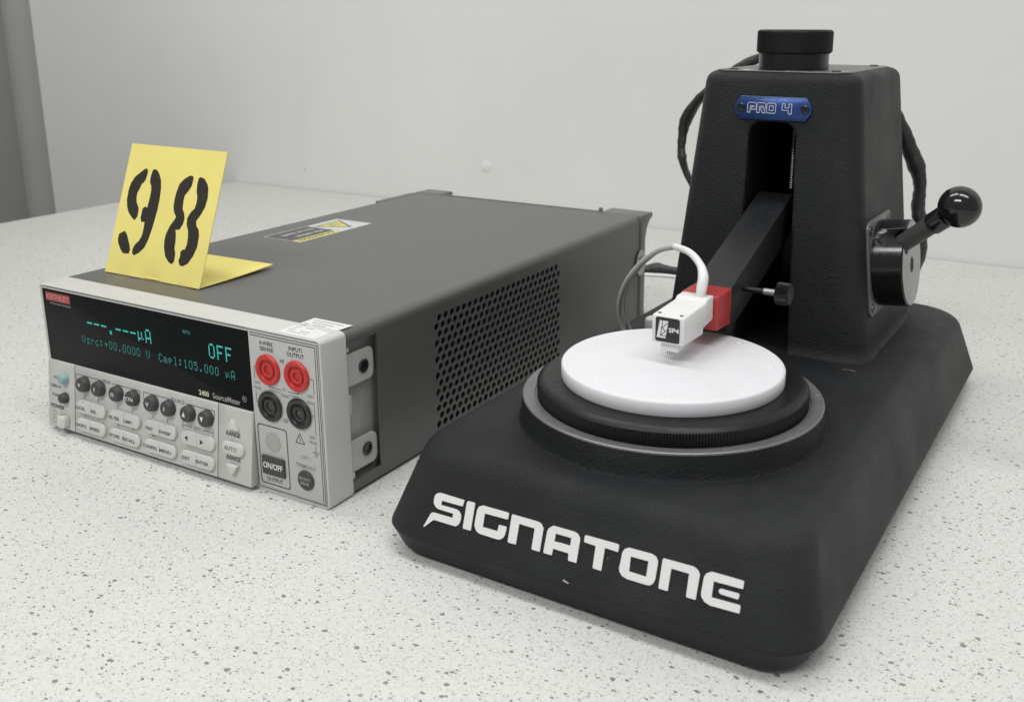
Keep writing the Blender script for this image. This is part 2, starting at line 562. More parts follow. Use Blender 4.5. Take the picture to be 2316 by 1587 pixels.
# right side sheet with the bracket opening and the vent holes cut through
SD = PM((X1 - 1.2, 0, 0), (0, 1, 0), (0, 0, 1))         # local X = depth, Y = up, Z = outward
holes = []
for rI in range(14):
    z = 74.4 - 4.8 * rI
    off = rI % 2
    for c_ in range(24 if off else 23):
        y = (91.75 if off else 94.7) + 5.94 * c_
        holes.append([(y + 2.25 * math.cos(2 * math.pi * (k + 0.5) / 10), z + 2.25 * math.sin(2 * math.pi * (k + 0.5) / 10)) for k in range(10)])
outline = [(YB, 5.0), (YR, 5.0), (YR, 81.0), (YB, 81.0)]
opening = [(18.2, 7.8), (41, 7.8), (41, 80.2), (18.2, 80.2)]
curve_mesh('side_panel', [outline, opening] + holes, 1.19, 'case', MT, SD)
# black sheet painted as the shade inside the vents, zinc chassis behind the opening
rbox('vent_shade_sheet', 206.0, 207.5, 60, 350, 4, 84, 'hole', MT)
rbox('chassis_plate', 205.5, 207.0, 18, 58, 4, 84, 'chassis', MT)
for z0, z1, hz in ((57.2, 74.0, 65.0), (11.3, 27.7, 20.0)):
    poly = rrect(17.9, 40.2, z0, z1, 3.8)
    poly = [(x, y) for x, y in poly]
    tbm = curve_mesh('mounting_tab', [poly, circle(32.5, hz, 2.7, 24)], 1.0, 'tab', MT, PM((209.6, 0, 0), (0, 1, 0), (0, 0, 1)))
    lathe('threaded_insert', [(3.6, 0), (3.7, 0.5), (3.2, 0.9), (2.3, 0.9), (2.3, -3), (0.01, -3)], 'screw', tbm, at(Matrix.Identity(4), 32.5, hz, 1.0), 24)
for z0, z1 in ((76.0, 78.0), (43.5, 53.5), (8.6, 12.0)):
    rbox('panel_lug', 207.0, 212.4, 17.0, 20.6, z0, z1, 'bezel', MT, 0.5)
for z_ in (36.0, 50.5):
    rbox('chassis_bead', 207.0, 207.8, 23.0, 24.2, z_ - 7, z_ + 5, 'chassis', MT, 0.3)
# rear bezel
ears = [(357.2, 1.0), (368.5, 1.0), (366.0, 10), (365.6, 68), (368.0, 76), (373.0, 81.5), (377.5, 83.2), (378.6, 85.2), (377.6, 87.3), (357.2, 87.3)]
RB = PM((0, 0, 0), (0, 1, 0), (0, 0, 1))               # local X = y, Y = z, Z = +x
rb = prism('rear_bezel', ears, 178, 214.2, 'rear', MT, RB, 0.8)
prism('rear_bezel', ears, -5.0, 21, 'rear', MT, RB, 0.8)
rbox('rear_panel', 20.5, 178.5, 357.4, 360.4, 2, 84.6, 'hole', MT, 0.5)
rbox('rear_lip', 20.5, 178.5, 360.6, 363.6, 2, 87.0, 'rear', MT, 0.7)
rbox('side_lug', -8.6, -3.2, 308, 357, 60, 86.8, 'rear', MT, 0.6)
lathe('rear_pin', [(0.01, 3.2), (1.2, 3.0), (1.8, 1.8), (1.6, 0), (0.01, 0)][::-1], 'rear', MT, PM((176, 362.4, 86.6), (1, 0, 0), (0, 1, 0)), 16)
# front bezel: frame around the display and terminals
def bezel_ring(y, x0, x1, z0, z1, rt):
    return [(x, y, z) for x, z in rrect(x0, x1, z0, z1, rt, 6)]
rings = [bezel_ring(0.9, 1.6, 211.2, 2.2, 85.6, 1.2), bezel_ring(0.9, 1.0, 211.9, 1.5, 86.1, 1.2), bezel_ring(0.0, -0.2, 212.2, 0.5, 86.9, 1.6), bezel_ring(0.25, -0.55, 213.0, 0.1, 87.2, 2.2), bezel_ring(1.2, -0.8, 213.4, -0.1, 87.4, 2.6), bezel_ring(17.4, -3.2, 213.6, 0.2, 87.4, 3.0)]
loft('front_bezel', rings[::1], 'bezel', MT, None, True, 30)
# terminal section
TP = rbox('terminal_panel', 165.9, 211.6, -0.05, 0.85, 1.6, 85.8, 'overlay', MT, 0.25)
pz = 0.05
FT = at(FR, 0, 0, pz)
lines('border_line', [[(167.1, 84.9), (211.0, 84.9), (211.0, 2.4), (167.1, 2.4)]], 0.45, 'ink', TP, FT)
lines('border_line', [[(167.1, 83.6), (209.7, 83.6), (209.7, 3.6)]], 0.45, 'ink', TP, FT)
for body, bx, ink in (('4-WIRE', (173.2, 182.4, 79.5, 81.6), 'ink'), ('SENSE', (173.4, 182.5, 76.6, 78.7), 'ink'),
    ('INPUT/', (192.8, 201.8, 79.6, 81.8), 'ink'), ('OUTPUT', (191.4, 202.6, 76.6, 78.8), 'ink'), ('HI', (186.6, 189.0, 72.2, 74.3), 'ink'),
    ('LO', (186.1, 189.2, 41.2, 43.3), 'ink'), ('OUTPUT', (171.5, 182.8, 6.6, 8.7), 'ink')):
    txt(body, bx, ink, TP, FT, bold=0.02)
for body, bx in (('250V', (167.8, 172.0, 58.2, 59.8)), ('PEAK', (167.6, 172.6, 55.4, 57.0)), ('5V', (187.0, 189.4, 57.8, 59.4)), ('PEAK', (185.8, 191.2, 54.6, 56.2)),
    ('250V', (203.0, 207.4, 57.6, 59.2)), ('PEAK', (202.8, 208.2, 54.2, 55.8)), ('250V', (202.6, 206.9, 36.2, 37.8)), ('PEAK', (202.6, 207.8, 33.6, 35.2)),
    ('CAT I', (196.2, 201.8, 24.2, 26.0)), ('TERMINALS', (192.6, 205.4, 19.4, 21.3))):
    txt(body, bx, 'ink_soft', TP, FT, bold=0.005)
lines('circuit_line', [[(170.6, 67.2), (168.4, 67.2), (168.4, 60.6)], [(168.6, 54.6), (168.6, 48.5), (170.6, 48.5)],
    [(178.3, 59.4), (178.3, 58.0), (185.8, 58.0)], [(190.6, 58.0), (197.4, 58.0), (197.4, 59.6)], [(178.2, 55.6), (178.2, 56.6), (185.4, 56.6)],
    [(191.6, 56.4), (197.5, 56.4), (197.5, 55.8)], [(205.0, 67.2), (207.6, 67.2), (207.6, 60.0)], [(207.2, 53.6), (207.2, 48.4), (205.0, 48.4)],
    [(207.2, 48.4), (207.2, 38.6)], [(206.6, 32.8), (206.6, 29.4)], [(204.6, 29.4), (208.6, 29.4)], [(205.3, 28.4), (207.9, 28.4)], [(206.0, 27.5), (207.2, 27.5)]], 0.32, 'ink', TP, FT)
lines('warning_triangle', [[(196.4, 37.3), (193.5, 32.2), (199.3, 32.2), (196.4, 37.3)], [(196.4, 35.6), (196.4, 33.4)]], 0.45, 'ink', TP, FT)
ob = rrect(167.9, 187.5, 5.0, 36.9, 1.6, 4)
lines('output_box', [ob + [ob[0]]], 0.6, 'ink', TP, FT)
lathe('indicator_lamp', [(0.01, 0), (5.1, 0), (5.1, 0.25), (4.7, 0.45), (0.01, 0.6)], 'trim' if False else 'pale_ink', TP, at(FT, 177.7, 28.4), 40)
ok = rbox('output_button', 169.9, 185.2, -1.3, -0.06, 10.6, 20.6, 'dark_key', MT, 0.4)
txt('ON/OFF', (171.0, 184.2, 14.2, 17.4), 'white_ink', ok, at(FR, 0, 0, 1.33), bold=0.02)
fr = lathe('terminal_select_button', [(0.01, 0), (5.2, 0), (5.2, 0.8), (4.8, 1.2), (0.01, 1.3)], 'dark_key', MT, at(FR, 199.0, 13.1, 0.06), 40)
txt('FRONT/', (-3.9, 3.9, 0.3, 1.9), 'pale_ink', fr, at(Matrix.Identity(4), 0, 0, 1.33))
txt('REAR', (-2.8, 2.8, -2.2, -0.6), 'pale_ink', fr, at(Matrix.Identity(4), 0, 0, 1.33))
def jack(cx, cz, m):
    lab = 'red banana jack' if m == 'jack_red' else 'black banana jack'
    j = lathe('banana_jack', [(7.9, 0), (7.9, 0.9), (7.5, 1.5), (6.8, 1.7), (5.6, 1.3), (5.2, 0.9), (5.0, -6.0), (0.01, -6.0)], m, MT, at(FR, cx, cz, 0.06), 44, 50)
    j['label'] = lab
    s = lathe('socket_sleeve', [(4.0, -5.9), (4.0, 0.7), (3.7, 1.0), (2.5, 1.0), (2.2, 0.7), (2.2, -2.5), (0.01, -2.5)], m, j, None, 32, 50)
    lathe('socket_shade_disc', [(0.01, -0.3), (2.19, -0.3), (2.19, -0.2), (0.01, -0.2)], 'hole', j, None, 20)  # black disc closes the bore, painting in the shade of its depth
    if m == 'jack_black':
        lathe('jack_rim', [(7.95, 0), (8.35, 0), (8.35, 0.35), (7.95, 0.35), (7.95, 0)], 'pale_ink', j, None, 44)
    return j
for cx, cz, m_ in ((178.3, 67.2, 'jack_red'), (197.4, 67.3, 'jack_red'), (178.2, 48.0, 'jack_black'), (197.5, 48.1, 'jack_black')):
    jack(cx, cz, m_)
# display window
DW = prism('display_window', rrect(1.5, 165.2, 42.0, 85.3, 1.6, 4), 0, 0.75, 'glass', MT, at(FR, 0, 0, -0.9), 0.25)
FD = at(FR, 0, 0, -0.12)
lines('window_rim', [[(1.2, 43), (1.2, 85.5), (165.0, 85.5)]], 0.7, 'bezel', MT, at(FR, 0, 0, 0.0), 0.02)
G5 = {'V': '10001 10001 10001 10001 10001 01010 00100', 's': '00000 00000 01111 10000 01110 00001 11110', 'r': '00000 00000 10110 11001 10000 10000 10000',
 'c': '00000 00000 01110 10000 10000 10001 01110', ':': '00000 01100 01100 00000 01100 01100 00000', '+': '00000 00100 00100 11111 00100 00100 00000',
 '0': '01110 10001 10001 10001 10001 10001 01110', '.': '00000 00000 00000 00000 00000 01100 01100', 'C': '01110 10001 10000 10000 10000 10001 01110',
 'm': '00000 00000 11010 10101 10101 10101 10101', 'p': '00000 00000 11110 10001 11110 10000 10000', 'l': '01100 00100 00100 00100 00100 00100 01110',
 '1': '00100 01100 00100 00100 00100 00100 01110', '5': '11111 10000 11110 00001 00001 10001 01110', 'u': '00000 00000 10010 10010 10010 11101 10000',
 'A': '01110 10001 10001 10001 11111 10001 10001', 'O': '01110 10001 10001 10001 10001 10001 01110', 'F': '11111 10000 10000 11110 10000 10000 10000',
 '-': '00000 00000 00000 11111 00000 00000 00000', 'U': '10001 10001 10001 10001 10001 10001 01110', 'T': '11111 00100 00100 00100 00100 00100 00100', ' ': '00000 ' * 7}
def readout(textv, x, z0, pitch, cw, ch, m, name='readout_line', fill=0.86):
    polys = []
    for i, ch_ in enumerate(textv):
        for rI, row in enumerate(G5[ch_].split()):
            for cI, bit in enumerate(row):
                if bit == '1':
                    dx, dz = cw / 5, ch / 7
                    ax, az = x + i * pitch + cI * dx, z0 + (6 - rI) * dz
                    gx, gz = dx * (1 - fill) / 2, dz * (1 - fill) / 2
                    polys.append([(ax + gx, az + gz), (ax + dx - gx, az + gz), (ax + dx - gx, az + dz - gz), (ax + gx, az + dz - gz)])
    return quads(name, polys, 0.03, m, DW, FD_in)
FD_in = at(Matrix.Identity(4), 0, 0, 0.76)
readout('---.---uA', 39.3, 66.0, 6.08, 4.5, 7.9, 'readout')
readout('OFF', 136.4, 66.0, 6.1, 4.5, 8.0, 'readout')
readout('Vsrc:+00.0000 V', 33.3, 57.1, 3.85, 2.7, 4.8, 'readout_dim', fill=0.7)
readout('Cmpl:105.000 uA', 97.2, 57.1, 3.87, 2.7, 4.8, 'readout_dim', fill=0.76)
readout('AUTO', 118.1, 76.4, 1.42, 1.15, 1.7, 'readout_dim', 'readout_flag', 0.95)
rlab = quads('maker_badge', [[(4.3, 78.3), (26.2, 78.3), (26.2, 83.2), (4.6, 83.2)]], 0.03, 'red_print', DW, FD_in)
txt('KEITHLEY', (5.2, 25.2, 79.1, 82.2), 'pink_ink', DW, FD_in, depth=0.08)
txt('A Tektronix Company', (7.6, 26.2, 76.0, 77.5), 'pale_ink', DW, FD_in)
txt('2400', (126.2, 133.7, 43.9, 46.8), 'cream_ink', DW, FD_in, bold=0.025)
txt('SourceMeter', (136.5, 156.5, 43.9, 47.0), 'pale_ink', DW, FD_in, bold=0.005)
cr = circle(159.6, 48.0, 1.5, 20)
lines('registered_mark', [cr + [cr[0]]], 0.3, 'pale_ink', DW, FD_in)
txt('R', (159.0, 160.3, 47.3, 48.8), 'pale_ink', DW, FD_in)
# keypad panel: wedge that stands out further towards the bottom
kp_poly = [(-0.3, 41.6), (-1.0, 42.2), (1.2, 42.2), (1.2, 2.8), (-5.3, 2.8), (-5.7, 3.3)]
prof = [(1.2, 2.6), (-4.9, 2.6), (-5.25, 2.9), (-5.3, 3.3), (-0.75, 41.2), (-0.45, 41.9), (0.2, 42.3), (1.2, 42.3)]
def keypad_section(x0, x1):
    return prism('keypad_panel', prof, x0, x1, 'keypad', MT, PM((0, 0, 0), (0, 1, 0), (0, 0, 1)), 0.12, 1, True)
K1 = keypad_section(0.0, 24.2)
K2 = keypad_section(24.5, 141.0)
K3 = keypad_section(141.3, 165.3)
rbox('keypad_backing', 0.6, 164.9, -0.3, 1.1, 3.0, 41.0, 'ink', MT)
KP = PM((0, -0.655, 42), (1, 0, 0), (0, 4.55, 37.9)) @ Matrix.Translation(Vector((0, -42, 0.0)) * S)   # printed coordinates (x, b) on the slope
def kt(body, box, ink='ink', par=None, bold=0.0, dz=0.08):
    return txt(body, box, ink, par, at(KP, 0, 0, dz), bold=bold)
kt('EDIT', (5.4, 9.6, 31.4, 32.8), 'ink_soft', K1)
kt('DISPLAY', (2.5, 12.0, 26.0, 27.8), 'ink', K1)
kt('TOGGLE', (3.4, 13.0, 20.8, 22.4), 'ink', K1)
kt('POWER', (2.5, 14.6, 13.6, 16.0), 'ink', K1, 0.02)
c1 = circle(5.4, 10.6, 1.5, 20)
lines('power_symbol', [c1 + [c1[0]]], 0.22, 'ink_soft', K1, KP, 0.08)
lines('power_symbol', [[(4.3, 5.0), (4.3, 7.8), (7.0, 7.8), (7.0, 5.0)], [(3.8, 5.0), (7.7, 5.0)]], 0.25, 'ink', K1, KP, 0.08)
lines('power_symbol', [[(11.8, 9.9), (11.8, 12.2)]], 0.22, 'ink_soft', K1, KP, 0.08)
lines('bracket_line', [[(25.4, 34.4), (25.4, 37.5), (47.3, 37.5)], [(57.6, 37.5), (80.4, 37.5), (80.4, 33.0)], [(83.3, 33.8), (83.3, 37.5), (104.1, 37.5)],
    [(117.4, 37.5), (138.3, 37.5), (138.3, 33.0)], [(114.5, 27.6), (114.5, 23.6)], [(114.5, 25.5), (121.7, 25.5)], [(129.5, 25.5), (137.6, 25.5)], [(137.6, 27.6), (137.6, 23.7)]], 0.35, 'ink', K2, KP, 0.08)
lines('seam_shade', [[(24.35, 42.2), (24.35, 2.9)]], 0.34, 'ink', K2, KP, 0.03)  # ink line over the gap, the groove's shade put in as colour
lines('seam_shade', [[(141.15, 42.2), (141.15, 2.9)]], 0.34, 'ink', K2, KP, 0.03)
kt('MEAS', (49.2, 55.9, 36.7, 38.6), 'ink_soft', K2)
kt('SOURCE', (105.4, 115.8, 36.7, 38.7), 'ink_soft', K2)
kt('EDIT', (123.0, 128.4, 24.7, 26.5), 'ink_soft', K2)
for d_, x_, b_ in (('0', 33.3, 25.2), ('1', 45.1, 25.2), ('2', 61.9, 25.1), ('3', 74.2, 25.1), ('4', 91.2, 25.1), ('5', 102.6, 25.1), ('6', 33.8, 14.6), ('7', 45.5, 14.6), ('8', 62.5, 14.6), ('9', 74.5, 14.5)):
    w_ = 0.3 if d_ == '1' else 0.5
    kt(d_, (x_ - w_, x_ + w_, b_ - 0.8, b_ + 0.8), 'ink_soft', K2, 0.02)
kt('+/-', (90.2, 93.0, 13.8, 15.2), 'ink_soft', K2, 0.02)
kt('RANGE', (147.2, 157.2, 26.9, 29.1), 'ink', K3, 0.02)
kt('RANGE', (147.6, 157.7, 14.2, 16.4), 'ink', K3, 0.02)
def round_key(x, b, r_, m, h=3.9, label=None):
    x -= 0.6
    k = lathe('round_key', [(r_ + 0.15, -0.5), (r_ + 0.15, 0.2), (r_ - 0.05, h * 0.45), (r_ - 0.45, h - 0.55), (r_ - 0.9, h - 0.15), (r_ - 1.5, h), (0.01, h + 0.02)], m, MT, at(KP, x, b, 0), 36, 60)
    if label:
        k['label'] = label
    return k
for (x, body, w_, hh) in ((34.3, 'V', 1.25, 2.2), (47.8, 'I', 0.28, 2.2), (63.1, '\u03a9', 1.3, 1.9), (76.5, 'FCTN', 3.7, 2.0), (91.9, 'V', 1.25, 2.2), (105.3, 'I', 0.28, 2.2)):
    k = round_key(x, 32.9, 4.45, 'dark_key')
    txt(body, (-w_ - 0.3, w_ - 0.3, -hh / 2 - 0.1, hh / 2 - 0.1), 'white_ink', k, at(Matrix.Identity(4), 0, 0, 3.93), bold=0.01)
for x, up_ in ((120.6, 1), (134.1, -1)):
    k = round_key(x, 32.9, 4.45, 'dark_key')
    quads('arrow_mark', [[(-1.7, -1.3 * up_), (0.7, -1.3 * up_), (-0.5, 1.5 * up_)]], 3.96, 'white_ink', k, None)
round_key(16.6, 33.0, 3.1, 'teal_key', 4.0, 'pale teal round key')
round_key(16.6, 21.4, 3.1, 'dark_key', 3.8)
pk = prism('power_button', rrect(-3.6, 3.6, -3.6, 3.6, 2.0, 5), 0, 4.0, 'key', MT, at(KP, 15.9, 7.4), 0.9, 3)
def oval(x, b, w, h, t=2.0):
    k = prism('oval_key', rrect(-w / 2, w / 2, -h / 2, h / 2, h / 2 - 0.05, 8), -0.3, t, 'key', MT, at(KP, x, b), 0.9, 3)
    return k
IDM = Matrix.Identity(4)
legends = {(41.0, 19.2): (('LOCAL', (27.8, 36.4, 17.8, 19.7)), ('REL', (41.4, 46.2, 17.8, 19.7))), (70.0, 19.2): (('FILTER', (57.2, 65.8, 17.8, 19.7)), ('LIMIT', (69.8, 76.8, 17.9, 19.7))),
 (99.0, 19.2): (('TRIG', (87.2, 93.2, 17.9, 19.7)), ('SWEEP', (98.2, 107.6, 17.9, 19.7))), (128.0, 19.2): ((None, -1), (None, 1)),
 (41.0, 8.6): (('DIGITS', (28.0, 37.2, 7.6, 9.5)), ('SPEED', (40.1, 49.0, 7.6, 9.5))), (70.0, 8.6): (('STORE', (57.3, 66.0, 7.6, 9.5)), ('RECALL', (68.4, 79.0, 7.6, 9.5))),
 (99.0, 8.6): (('CONFIG', (85.6, 96.6, 7.6, 9.5)), ('MENU', (98.8, 108.2, 7.6, 9.5))), (128.0, 8.6): (('EXIT', (116.6, 122.4, 7.6, 9.5)), ('ENTER', (127.0, 136.6, 7.6, 9.5)))}
for (x, b), tt in legends.items():
    x -= 0.6
    k = oval(x, b + 0.5, 25.0, 7.9)
    lines('key_seam', [[(0, -3.4), (0, 3.4)]], 0.16, 'ink_soft', k, None, 2.03)
    for body, bx in tt:
        if body:
            txt(body, (bx[0] - x - 0.2, bx[1] - x - 0.2, bx[2] - b - 0.4, bx[3] - b - 0.4), 'ink', k, at(IDM, 0, 0, 2.02), bold=0.02)
        else:
            sg = bx
            quads('arrow_mark', [[(sg * 7.2 - 2.2, 0), (sg * 4.6 - 2.2 if sg > 0 else sg * 4.6 - 2.2, 1.5), (sg * 4.6 - 2.2, -1.5)]], 2.06, 'ink', k, None)
ak = oval(153.2, 20.9, 15.6, 7.2)
txt('AUTO', (-5.4, 3.4, -1.0, 1.1), 'ink', ak, at(IDM, 0, 0, 2.02))
tri = [(-3.9, -2.6), (3.9, -2.6), (0, 3.6)]
prism('range_up_key', tri, -0.3, 2.6, 'key', MT, at(KP, 153.0, 33.6), 0.45, 2)
prism('range_down_key', [(x, -y) for x, y in tri][::-1], -0.3, 2.6, 'key', MT, at(KP, 153.6, 10.0), 0.45, 2)
# stickers on the case
TOPZ = ZT + 0.1
CS = PM((16.5, 232.0, TOPZ), (0, -1, 0), (1, 0, 0))
cst = quads('caution_sticker', [[(0, 0), (76, 0), (76, 35.5), (0, 35.5)]], 0.0, 'clear_sticker', MT, CS)
quads('sticker_field', [[(1.2, 1.2), (33, 1.2), (33, 34.3), (1.2, 34.3)]], 0.05, 'lilac_sticker', cst, None)
quads('sticker_field', [[(33.4, 1.2), (74.8, 1.2), (74.8, 26.8), (33.4, 26.8)]], 0.05, 'grey_sticker', cst, None)
quads('sticker_field', [[(33.4, 27.2), (74.8, 27.2), (74.8, 34.3), (33.4, 34.3)]], 0.05, 'yellow_sticker', cst, None)
quads('warning_triangle', [[(4.0, 6.5), (32, 6.5), (18, 31)]], 0.09, 'ink', cst, None)
quads('warning_triangle', [[(6.6, 8.0), (29.4, 8.0), (18, 28)]], 0.13, 'yellow_sticker', cst, None)
lines('heat_symbol', [[(14.5, 10.5), (13.4, 12.5), (15.0, 14.5), (14.0, 17)], [(18.2, 10.5), (17.1, 12.5), (18.7, 14.5), (17.7, 17.5)], [(21.9, 10.5), (20.8, 12.5), (22.4, 14.5), (21.4, 17)]], 0.8, 'ink', cst, None, 0.17)
txt('\u25b3CAUTION', (36.0, 71.5, 28.5, 33.0), 'ink', cst, at(IDM, 0, 0, 0.08), bold=0.01)
txt('Hot surface.', (38.0, 64.0, 18.5, 22.8), 'sticker', cst, at(IDM, 0, 0, 0.08))
txt('Do not touch.', (38.0, 68.0, 8.5, 12.8), 'sticker', cst, at(IDM, 0, 0, 0.08))
cal = mk('calibration_sticker', [(184.5, 1.2, 87.5), (208.6, 1.2, 87.5), (209.3, 18.0, 87.52), (209.6, 27.6, 87.25), (184.2, 27.9, 87.3)], [(0, 1, 2, 3, 4)], 'sticker', MT)
rnd = random.Random(5)
polys = []
for (yy, segs) in ((24.6, ((187, 206.5),)), (21.2, ((189, 203),)), (18.2, ((186.5, 190), (192, 200))), (15.4, ((187, 190.5),)), (12.6, ((186.5, 189.5), (193, 198))), (10.0, ((187, 189),)), (7.4, ((186.6, 190), (194, 200))), (4.8, ((188, 200),))):
    for x_, x1_ in segs:
        while x_ < x1_:
            l_ = rnd.uniform(0.6, 2.0)
            polys.append([(x_, yy - 0.35), (min(x_ + l_, x1_), yy - 0.35), (min(x_ + l_, x1_), yy + 0.35), (x_, yy + 0.35)])
            x_ += l_ + 0.4
pr = quads('faded_print', polys, 0, 'pale_ink', cal, PM((0, 0, 87.56), (1, 0, 0), (0, 1, 0)))
rs = quads('round_sticker', [[(8.2 * math.cos(2 * math.pi * k / 32), 10.4 * math.sin(2 * math.pi * k / 32)) for k in range(32)]], 0, 'round_sticker', MT, PM((214.35, 357.8, 50.2), (0, 1, 0), (0, 0, 1)))
lines('sticker_mark', [[(-5.0, 4.8), (2.5, 4.8), (2.5, 2.6), (-5.0, 2.6), (-5.0, 4.8)], [(-4.2, 3.4), (-3.2, 4.2), (-2.4, 3.3)], [(-1.6, 3.4), (-0.6, 4.2), (0.4, 3.3)]], 0.45, 'ink', rs, None, 0.05)
lines('sticker_mark', [[(-3.0, 0.2), (-2.0, -1.0), (-1.0, 0.2)]], 0.6, 'ink', rs, None, 0.05)
for x_, y_ in ((12, 30), (200, 30), (12, 340), (200, 340)):
    lathe('foot', [(7, -0.2), (7, 1.3), (0.01, 1.3)][::-1], 'hole', MT, PM((x_, y_, 0.2), (1, 0, 0), (0, 1, 0)), 20)

# ------------------------------------------------------------------ lot number card
CT = 87.45
CD = thing('number_card', 'folded yellow card stencilled with black 98 standing on the meter', 'number card', (0, 0, 0))
NUM = [[[17.9,64.7],[19.0,63.5],[19.2,61.3],[18.6,57.8],[17.0,55.5],[16.2,55.7],[15.2,52.5],[13.8,49.5],[13.9,46.7],[14.9,43.7],[17.3,41.1],[18.0,39.5],[18.1,35.5],[16.3,33.0],[13.4,34.4],[9.7,37.2],[7.4,40.4],[5.9,44.7],[5.6,50.4],[6.5,55.0],[9.0,59.0],[12.8,61.8],[15.9,64.2]],[[24.4,64.9],[27.2,64.2],[29.7,61.8],[32.1,58.3],[33.4,53.4],[34.1,47.3],[34.1,41.1],[33.6,35.5],[32.8,29.2],[31.6,22.9],[29.5,17.7],[25.6,14.2],[22.0,12.4],[20.3,13.5],[19.8,15.7],[21.0,18.6],[23.8,21.4],[25.3,24.0],[25.7,27.2],[25.4,32.8],[23.9,32.9],[22.6,32.4],[21.2,34.9],[21.2,40.5],[22.8,41.9],[25.0,41.5],[25.5,47.1],[25.4,52.1],[24.6,54.6],[22.8,56.9],[22.5,60.0],[23.2,63.8]],[[10.0,25.9],[12.4,23.9],[16.8,17.5],[17.8,15.1],[17.3,12.9],[12.2,12.6],[9.2,14.8],[6.0,18.5],[5.2,20.9],[5.4,23.5],[7.1,24.6]],[[55.3,63.2],[58.0,63.1],[58.7,61.7],[58.5,57.4],[56.6,54.2],[54.4,51.5],[54.2,48.5],[54.8,43.7],[57.1,40.8],[58.1,37.9],[57.7,34.8],[55.9,31.6],[52.5,30.9],[53.5,28.9],[54.5,24.8],[54.8,20.6],[56.5,17.1],[56.7,12.9],[55.3,11.0],[52.1,12.1],[48.6,15.0],[46.2,19.6],[45.3,23.8],[45.6,28.1],[47.3,32.5],[49.9,36.5],[50.9,38.4],[48.3,41.2],[47.0,44.1],[46.7,48.4],[47.0,52.7],[48.2,57.8],[51.6,61.1]],[[63.9,63.1],[67.5,62.4],[71.0,59.3],[72.3,56.7],[73.3,51.4],[72.6,45.9],[70.5,41.5],[67.8,37.7],[68.9,34.8],[71.3,32.9],[72.6,29.2],[72.9,23.2],[71.1,17.7],[68.2,13.1],[64.6,11.0],[61.9,11.2],[60.2,13.7],[60.8,16.4],[60.3,19.1],[62.6,20.7],[63.5,20.4],[64.3,23.5],[64.0,27.6],[63.1,31.2],[60.7,35.1],[60.3,38.7],[61.9,41.9],[64.6,44.6],[65.2,48.3],[64.9,51.3],[63.5,54.2],[62.7,58.3],[62.9,62.0]]]
def bent_sheet(name, w, h, m4, curve, thick=0.45, nx=10, ny=10, parent=None):
    vs, fs = [], []
    for side in (0, 1):
        for j in range(ny + 1):
            for i in range(nx + 1):
                x, y = w * i / nx, h * j / ny
                vs.append((x, y, curve(x, y) - side * thick))
    n2 = (nx + 1) * (ny + 1)
    for j in range(ny):
        for i in range(nx):
            a_ = j * (nx + 1) + i
            fs.append((a_, a_ + 1, a_ + nx + 2, a_ + nx + 1))
            fs.append((n2 + a_, n2 + a_ + nx + 1, n2 + a_ + nx + 2, n2 + a_ + 1))
    rim = [i for i in range(nx + 1)] + [(j + 1) * (nx + 1) - 1 for j in range(1, ny + 1)] + [ny * (nx + 1) + i for i in range(nx - 1, -1, -1)] + [j * (nx + 1) for j in range(ny - 1, 0, -1)]
    for a_, b_ in zip(rim, rim[1:] + rim[:1]):
        fs.append((a_, a_ + n2, b_ + n2, b_))
    return mk(name, vs, fs, 'card', parent, True, m4, 40)
CF = PM((8.2, 37, 87.3), (1, 0, 0), (0, 28, 73.5))
fp = bent_sheet('card_front', 81.6, 79.0, CF, lambda x, y: (0.35 * math.sin(x / 9) + 0.4 * math.sin(x / 4.1 + 1)) * math.exp(-y / 3.0), parent=CD, nx=28, ny=18)
bent_sheet('card_flap', 81.6, 56.0, PM((8.2, 37.3, 87.75), (1, 0, 0), (0, 1, 0)), lambda x, y: 0.3 + 1.8 * (y / 56) ** 2 * (0.6 + 0.4 * x / 84), parent=CD)
for k, g in enumerate(([NUM[0]], [NUM[1]], [NUM[2]], [NUM[3]], [NUM[4]])):
    curve_mesh('stencil_stroke', g, 0.08, 'stencil', fp, at(IDM, 0, 0, 0.03))

# ------------------------------------------------------------------ probe station
ST0 = [255.37, -16.99, -0.01924]
ST = thing('probe_station', 'black cast four point probe station with white round chuck and lever handle', 'probe station', (ST0[0], ST0[1], 0), ST0[2])
W_, D_ = 200.3, 380.0
def base_ring(inset, z, R, n=12):
    ix = inset * 0.9 if z > 12.4 else inset
    iy = inset if z > 12.4 else inset * 0.5
    return [(x, y, z) for x, y in rrect(ix, W_ - ix, iy, D_ - ix, R, n)]
def lerp(a_, b_, t):
    return a_ + (b_ - a_) * t
rings = [base_ring(8.0, 3.6, 14), base_ring(5.8, 3.6, 17), base_ring(5.2, 4.2, 17.5), base_ring(1.0, 11.0, 19.5), base_ring(0.0, 12.4, 20), base_ring(0.35, 13.6, 20)]
slope = 0.31
for k in range(1, 7):
    z = lerp(13.6, 42.5, k / 6)
    rings.append(base_ring(0.1 + (z - 12.6) * slope, z, 20 + 0.9 * k))
i0, z0 = 0.1 + (42.5 - 12.6) * slope, 42.5
a0 = math.atan(1 / slope)
Rr = 12.0
cx_, cz_ = i0 + Rr * math.sin(a0), z0 - Rr * math.cos(a0)
for k in range(1, 11):
    a_ = a0 * (1 - k / 10)
    rings.append(base_ring(cx_ - Rr * math.sin(a_), cz_ + Rr * math.cos(a_), 25.4))
zt = cz_ + Rr
rings.append(base_ring(cx_ + 12, zt, 18))
rings.append(base_ring(cx_ + 45, zt, 8))
BASE = loft('base', rings, 'cast', ST, None, True, 60)
BT = zt
